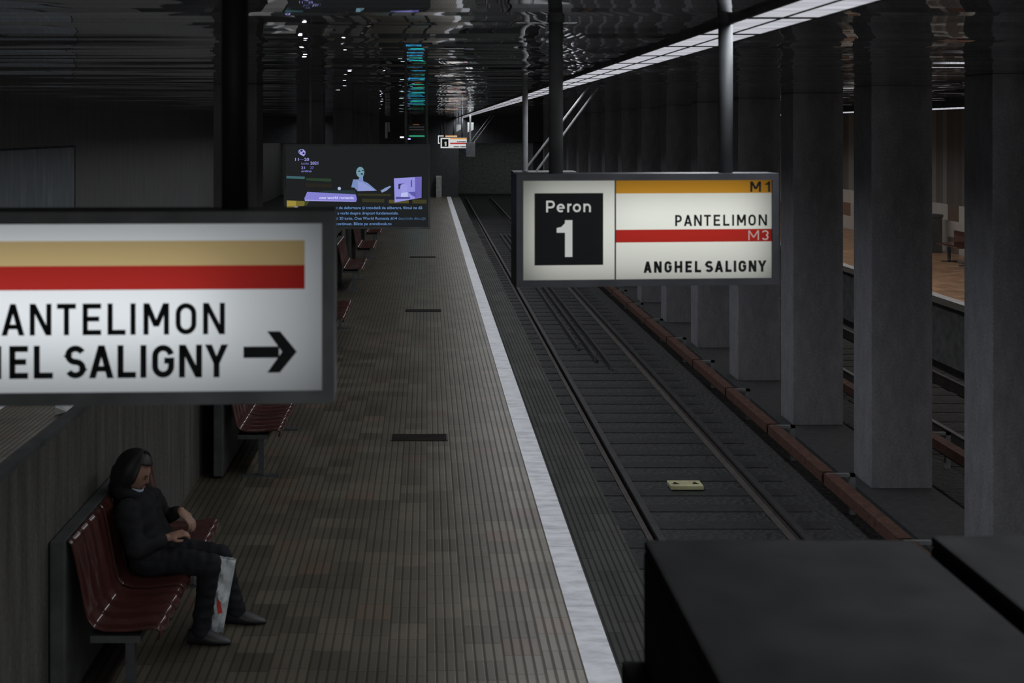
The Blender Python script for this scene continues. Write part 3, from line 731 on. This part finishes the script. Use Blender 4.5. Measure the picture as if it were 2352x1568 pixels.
for px, py, w, h, c, lb in ((923, 315, 9, 3, (.75,.95,1.0), 'tiny cyan white light at the far end left of the green line'), (940, 319, 6, 3, (.30,.28,.75), 'tiny violet light under the left end of the green line')):
    P = at(px, py, 45); r_ = thing('wall_light', lb, 'light', P)
    obj('lens', MB().box(-w/2/57.8, w/2/57.8, 0, .05, -h/2/57.8, h/2/57.8), glow('tiny_light', c, 2.5), r_)
    obj('stem', MB().tube([(0,.03,0),(0,.03,CEIL-P.z)], .01, 6), M['black'], r_)
pn = thing('wall_panel', 'narrow pale vertical panel high at the far platform end', 'panel', (X_at(886, 52), 53.9, Z_at(318, 52)))
obj('strip', MB().box(-.1, .02, 0, .1, 0, .75), paint('pale_panel_paint', (.5,.52,.52), .5), pn); obj('strip', MB().box(.05, .12, 0, .1, .3, .75), paint('pale_panel_paint', (.6,.62,.62), .5), pn)
cb = thing('equipment_cabinet', 'small pale cabinet at the far platform end beside the tunnel mouth', 'cabinet', (X_at(1008, 53), 53.4, 0))
obj('body', MB().box(-.13, .13, 0, .5, 0, 1.0), paint('pale_cabinet_paint', (.34,.34,.32), .6), cb, bevel=.01); obj('door', MB().box(-.11, .11, -.015, 0, .05, .95), paint('pale_cabinet_door', (.3,.3,.29), .6), cb)

# ------------------------------------------------------------------ left side: billboard and white litter
bb = thing('billboard', 'pale streaked panel on the far left wall above the direction sign', 'billboard', (-9.69, 20, .9))
obj('board', MB().box(0, .04, 0, 11, 0, 1.84), M['board'], bb)
obj('frame', MB().box(0, .06, -.05, 0, -.05, 1.89).box(0, .06, 11, 11.05, -.05, 1.89).box(0, .06, 0, 11, 1.84, 1.89).box(0, .06, 0, 11, -.05, 0), M['black'], bb)
pp = thing('paper_litter', 'crumpled white paper on the floor behind the low centre wall', 'paper', (-4.1, 12.85, 0))
wp = paint('white_paper', (.7,.71,.72), .8)
obj('sheet', MB().add([(-.12,0,.0),(.0,.05,.02),(.03,.3,.02),(-.16,.4,.0),(-.18,.3,.16),(-.10,-.05,.10)], [(0,1,5),(1,2,4,5),(2,3,4)]), wp, pp, solid=.004)
obj('sheet', MB().add([(.1,.0,.0),(.18,.02,.03),(.3,.4,.08),(.22,.42,.0)], [(0,1,2,3)]), wp, pp, solid=.004)

# ------------------------------------------------------------------ black booths at the lower right
def booth(px0, px1, pyl, Y, ynear, label, xmax=None, low=None):
    a = at(px0, pyl, Y); x1 = xmax if xmax else X_at(px1, Y)
    root = thing('black_booth', label, 'booth', (a.x, ynear, 0))
    obj('body', MB().box(0, x1-a.x, 0, Y-ynear, 0, a.z-.03), M['booth'], root)
    obj('cap', MB().box(-.0, x1-a.x, 0, Y-ynear, a.z-.03, a.z), M['booth'], root, bevel=.008)
    if low:
        b = at(low[0], low[1], Y)
        obj('side_ledge', MB().box(b.x-a.x, 0, 0, Y-ynear, 0, b.z), M['booth'], root, bevel=.006)
booth(1479, 2096, 1238, 2.6, 1.35, 'large matt black booth filling the lower right foreground', None, (1427, 1516))
booth(2138, 2600, 1228, 2.6, 1.35, 'second matt black booth at the lower right picture corner', 1.56)

# ------------------------------------------------------------------ seated person
from mathutils import noise as mnoise
def blob(name, chains, mat, parent, voxel=.006, extra=None, smooth=4, wrinkle=0, wscale=14):
    """limbs as tapering chains of balls and cones, fused into one continuous surface"""
    bm = bmesh.new()
    for pts, rad in chains:
        for a in range(len(pts)):
            n = 6 if a < len(pts)-1 else 1
            for q in range(n):
                t = q/n; p = pts[a].lerp(pts[min(a+1, len(pts)-1)], t); rr = rad[a]+(rad[min(a+1, len(pts)-1)]-rad[a])*t
                vs = bmesh.ops.create_icosphere(bm, subdivisions=2, radius=rr)['verts']
                for v in vs: v.co += p
    for e in extra or (): e(bm)
    me = bpy.data.meshes.new(name); bm.to_mesh(me); bm.free()
    o = bpy.data.objects.new(name, me); COL.objects.link(o)
    m = o.modifiers.new('merge', 'REMESH'); m.mode = 'VOXEL'; m.voxel_size = voxel
    bpy.context.view_layer.update()
    ev = bpy.data.meshes.new_from_object(o.evaluated_get(bpy.context.evaluated_depsgraph_get()))
    o.modifiers.clear(); o.data = ev
    bm = bmesh.new(); bm.from_mesh(ev); left = set(bm.verts); best = set()
    while left:                                       # keep the one connected surface
        st = [left.pop()]; isl = set(st)
        while st:
            for e in st.pop().link_edges:
                for w in e.verts:
                    if w in left: left.discard(w); isl.add(w); st.append(w)
        if len(isl) > len(best): best = isl
    bmesh.ops.delete(bm, geom=[v for v in bm.verts if v not in best], context='VERTS')
    for _ in range(smooth): bmesh.ops.smooth_vert(bm, verts=bm.verts, factor=.5, use_axis_x=True, use_axis_y=True, use_axis_z=True)
    if wrinkle:
        bm.normal_update()
        for v in bm.verts: v.co += v.normal*wrinkle*mnoise.noise(Vector((v.co.x*wscale, v.co.y*wscale, v.co.z*wscale*1.6)))
    bm.to_mesh(ev); bm.free(); ev.materials.clear(); ev.materials.append(mat)
    for p_ in ev.polygons: p_.use_smooth = True
    o.parent = parent; return o

def person():
    B = Vector((-1.80, 7.22, 0))
    root = thing('person', 'person in dark jacket and trousers with a lowered face mask, sitting on the nearest bench', 'person', B)
    L = lambda x, y, z: Vector((x, y, z))-B
    skinm = paint('skin', (.30,.17,.12), .55, var=.1)
    cloth = paint('black_jacket_cloth', (.014,.015,.016), .85, spec=.2); tro = paint('dark_trouser_cloth', (.013,.014,.017), .85, spec=.2)
    shoe = paint('black_shoe_leather', (.011,.011,.012), .5); hairm = paint('dark_hair', (.010,.009,.009), .55)
    pel = L(-1.72,7.22,.535); sp1 = L(-1.79,7.22,.66); chest = L(-1.84,7.22,.83); neck = L(-1.865,7.22,.93); hb = L(-1.85,7.21,1.0)
    shN, shF = L(-1.86,7.03,.865), L(-1.79,7.39,.83)
    elN, elF = L(-1.79,6.97,.655), L(-1.745,7.50,.675)
    wrN, wrF = L(-1.635,7.12,.675), L(-1.605,7.39,.755)
    hipN, hipF = L(-1.72,7.13,.53), L(-1.72,7.31,.53)
    knN, knF = L(-1.365,7.13,.505), L(-1.345,7.37,.475)
    anN, anF = L(-1.425,7.15,.095), L(-1.245,7.44,.095)
    # body: trunk, limbs and neck in one skin, head, hands added and fused
    yaw_h = math.radians(-12); pitch = math.radians(26)       # faces +x, nodding towards the lap
    HC = L(-1.855,7.20,1.065); rotH = Matrix.Rotation(yaw_h, 4, 'Z') @ Matrix.Rotation(pitch, 4, 'Y')
    def head(bm):
        r = bmesh.ops.create_uvsphere(bm, u_segments=32, v_segments=24, radius=1)['verts']
        for v in r:
            x, y, z = v.co
            face = max(0, x)
            jaw = 1-.30*max(0, -z)*(1 if x > -.2 else .6)
            p = Vector((x*.098*(1-.06*face), y*.076*jaw, z*.118))
            if z < -.2 and x > 0: p.x += .010*(-z)
            d = lambda a, b, c, s: math.exp(-((x-a)**2+(y-b)**2+(z-c)**2)/s)
            p.x += .024*d(1,0,-.12,.018)+.010*d(.97,0,.12,.03)          # nose, bridge
            for sy in (-1, 1): p.x -= .010*d(.92,.36*sy,.08,.03); p.x += .006*d(.9,.34*sy,.28,.03)   # eye sockets, brows
            p.x += .007*d(.92,0,-.46,.02)-.005*d(.95,0,-.38,.006)+.010*d(.8,0,-.78,.04)              # lips, mouth line, chin
            v.co = HC+(rotH @ p)
        for sy in (-1, 1):
            e = bmesh.ops.create_uvsphere(bm, u_segments=12, v_segments=8, radius=1)['verts']
            for v in e: v.co = HC+(rotH @ Vector((v.co.x*.018-.008, sy*.076+v.co.y*.010, v.co.z*.031-.008)))
    def chain(bm, pts, rad):
        mb = MB().tube(pts, rad, 8); vs = [bm.verts.new(p) for p in mb.v]
        for f in mb.f:
            try: bm.faces.new([vs[i] for i in f])
            except ValueError: pass
    def hand(wr, fwd, side, up):
        fwd = Vector(fwd).normalized(); up = Vector(up).normalized(); side = Vector(side).normalized()
        def go(bm):
            c = bmesh.ops.create_uvsphere(bm, u_segments=16, v_segments=10, radius=1)['verts']
            for v in c: x, y, z = v.co; v.co = wr+fwd*(.034+.056*x)+side*(.040*y)+up*(.016*z)
            for k, (o_, ln) in enumerate(((-.029,.062),(-.010,.072),(.010,.068),(.028,.052))):
                b = wr+fwd*.085+side*o_
                chain(bm, [b-fwd*.02, b+fwd*ln*.42-up*.004, b+fwd*ln*.75-up*.022, b+fwd*ln*.85-up*.042], [.0095,.009,.008,.0065])
            b = wr+fwd*.03-side*.03
            chain(bm, [b, b-side*.022+fwd*.02-up*.008, b-side*.020+fwd*.048-up*.02, b-side*.010+fwd*.066-up*.026], [.012,.011,.0095,.007])
        return go
    hN = hand(wrN, (.85,.5,.15), (-.4,.8,.2), (-.1,-.2,1)); hF = hand(wrF, (.72,-.35,-.55), (-.4,-.85,.0), (.5,.1,.85))
    dy = Vector((0, .06, 0)); O = Vector
    blob('body', [([pel, sp1, chest], [.105, .10, .105]), ([chest, neck, hb], [.06, .05, .052]), ([chest, shN, elN, wrN], [.06, .05, .040, .026]), ([chest, shF, elF, wrF], [.06, .05, .040, .026]),
                  ([hipN, knN, anN], [.08, .052, .036]), ([hipF, knF, anF], [.08, .052, .036]), ([pel, hipN], [.09, .08]), ([pel, hipF], [.09, .08])], skinm, root, .0046, [head, hN, hF], 2)
    # jacket: trunk and sleeves
    blob('jacket', [([pel-dy+O((-.02,0,.03)), sp1-dy, chest-dy+O((.0,-.015,0))], [.135,.128,.125]), ([pel+dy+O((-.02,0,.03)), sp1+dy, chest+dy+O((.0,.015,0))], [.135,.128,.125]),
                    ([chest, neck+O((-.01,0,-.02))], [.13,.075]), ([chest, shN, elN, wrN.lerp(elN,.16)], [.08,.086,.066,.043]), ([chest, shF, elF, wrF.lerp(elF,.18)], [.08,.078,.060,.041])],
         cloth, root, .009, None, 4, .012, 13)
    # collar / hood folded behind the neck
    obj('hood', MB().tube([neck+Vector((.06,-.10,.0)), neck+Vector((-.05,-.11,.03)), neck+Vector((-.115,0,.035)), neck+Vector((-.05,.11,.03)), neck+Vector((.06,.10,.0))], [.028,.045,.052,.045,.028], 12), cloth, root, smooth=True)
    blob('trousers', [([hipN+O((-.06,0,.02)), hipN, knN, knN.lerp(anN,.5), anN+O((0,0,-.01))], [.105,.10,.076,.066,.060]), ([hipF+O((-.06,0,.02)), hipF, knF, knF.lerp(anF,.5), anF+O((0,0,-.01))], [.105,.10,.076,.066,.060]), ([hipN, hipF], [.10,.10])],
         tro, root, .009, None, 4, .010, 15)
    for an, yaw in ((anN, -.06), (anF, -.02)):
        rm = Matrix.Rotation(yaw, 4, 'Z')
        def fs(u, v, an=an, rm=rm):
            x = -.085+.275*u; a = 2*math.pi*v
            w = .043*(math.sin(math.pi*min(1, max(0, u*.93+.05)))**.35)*(1+.12*math.sin(2*math.pi*(u-.35)))
            top = .105 if u < .3 else .105-.065*((u-.3)/.7)**.7
            top *= math.sin(math.pi*min(1, u*.9+.09))**.22
            p = Vector((x, w*math.cos(a), max(0, top*.5+top*.55*math.sin(a))))
            q = rm @ p; return (an.x+q.x, an.y+q.y, q.z)
        mb = MB().grid(fs, 22, 20)
        obj('shoe', mb, shoe, root, smooth=True)
    # hair to the collar
    def hr(u, v):
        a = math.radians(62+236*v); el = math.radians(88-150*u)
        x = math.cos(a)*math.cos(el); y = math.sin(a)*math.cos(el); z = math.sin(el)
        fringe = 1+.03*math.sin(v*40)
        p = Vector((x*.124*fringe-.008, y*.098*fringe, z*.142+.004))
        if z < -.2: p.z -= .05*(-z); p.x -= .012
        q = HC+(rotH @ p); return tuple(q)
    obj('hair', MB().grid(hr, 22, 44), hairm, root, smooth=True, solid=.016)
    def fringe(u, v):
        a = math.radians(-75+150*v); el = math.radians(88-44*u)
        p = Vector((math.cos(a)*math.cos(el)*.108, math.sin(a)*math.cos(el)*.09, math.sin(el)*.134)); return tuple(HC+(rotH @ p))
    obj('hair', MB().grid(fringe, 10, 24), hairm, root, smooth=True, solid=.014)
    for sy in (-1, 1):                                 # eyes and brows
        eye = MB().grid(lambda u, v, sy=sy: tuple(HC+(rotH @ Vector((.0905+.005*math.cos(math.pi*(v-.5))*math.sin(math.pi*u), sy*.030+.013*(2*v-1), .010+.006*(1-2*u)*math.sin(math.pi*v))))), 6, 8)
        obj('eye', eye, paint('dark_eye', (.03,.025,.02), .2), root, smooth=True)
        br = MB().tube([HC+(rotH @ Vector((.094-.006*abs(t), sy*(.032+.018*t), .034-.006*t*t))) for t in (-1, -.3, .4, 1)], [.003,.0042,.004,.002], 6)
        obj('eyebrow', br, hairm, root, smooth=True)
    lip = MB().tube([HC+(rotH @ Vector((.0975-.008*t*t, .022*t, -.054))) for t in (-1, -.5, 0, .5, 1)], [.002,.0045,.005,.0045,.002], 6)
    obj('mouth', lip, paint('lip', (.24,.09,.08), .5), root, smooth=True)
    # pale blue mask pulled under the chin
    def mk(u, v):
        a = math.radians(-62+124*v); p = Vector((math.cos(a)*(.092+.010*math.sin(u*math.pi)), math.sin(a)*.066, -.070-.062*u)); return tuple(HC+(rotH @ p))
    obj('face_mask', MB().grid(mk, 6, 16), paint('pale_blue_mask', (.42,.48,.58), .8), root, smooth=True, solid=.003)
person()

# carrier bag hanging between the knees
bg = thing('carrier_bag', 'thin white plastic carrier bag with red and green print held between the legs', 'bag', (-1.31, 7.27, .012))
def bagf(side):
    def fn(u, v):
        z = .50*(1-u)
        wl = -.085+.0*u; wr_ = .085-.055*u
        x = wl+(wr_-wl)*v-.03*u; bul = math.sin(math.pi*v)*math.sin(math.pi*min(1, u*.9+.06))
        y = side*(.012+.038*bul)+.008*math.sin(23*u+9*v*side)*math.sin(math.pi*v)+.005*math.sin(31*v+12*u)
        return (x, y, z-.03*v*(1-u))
    return fn
bagm = paint('translucent_white_plastic', (.52,.55,.58), .35, 0, .5, .25, 22)
for sd in (-1, 1): obj('side_panel', MB().grid(bagf(sd), 26, 14), bagm, bg, smooth=True, solid=.0015)
def patch(pts, mat, nm):
    f = bagf(-1); mb = MB()
    mb.add([tuple(Vector(f(u, v))+Vector((0, -.006, 0))) for u, v in pts], [tuple(range(len(pts)))]); obj(nm, mb, mat, bg, solid=.001)
patch([(.50,.52),(.54,.66),(.70,.84),(.70,.66),(.60,.54)], paint('red_print', (.55,.05,.04), .4), 'print')
patch([(.58,.22),(.60,.40),(.70,.50),(.71,.22)], paint('green_print', (.06,.30,.08), .4), 'print')
patch([(.46,.55),(.44,.85),(.50,.95),(.56,.80),(.53,.62)], paint('white_highlight', (.85,.86,.88), .35), 'print')  # crumple highlight on the plastic, painted as a pale patch
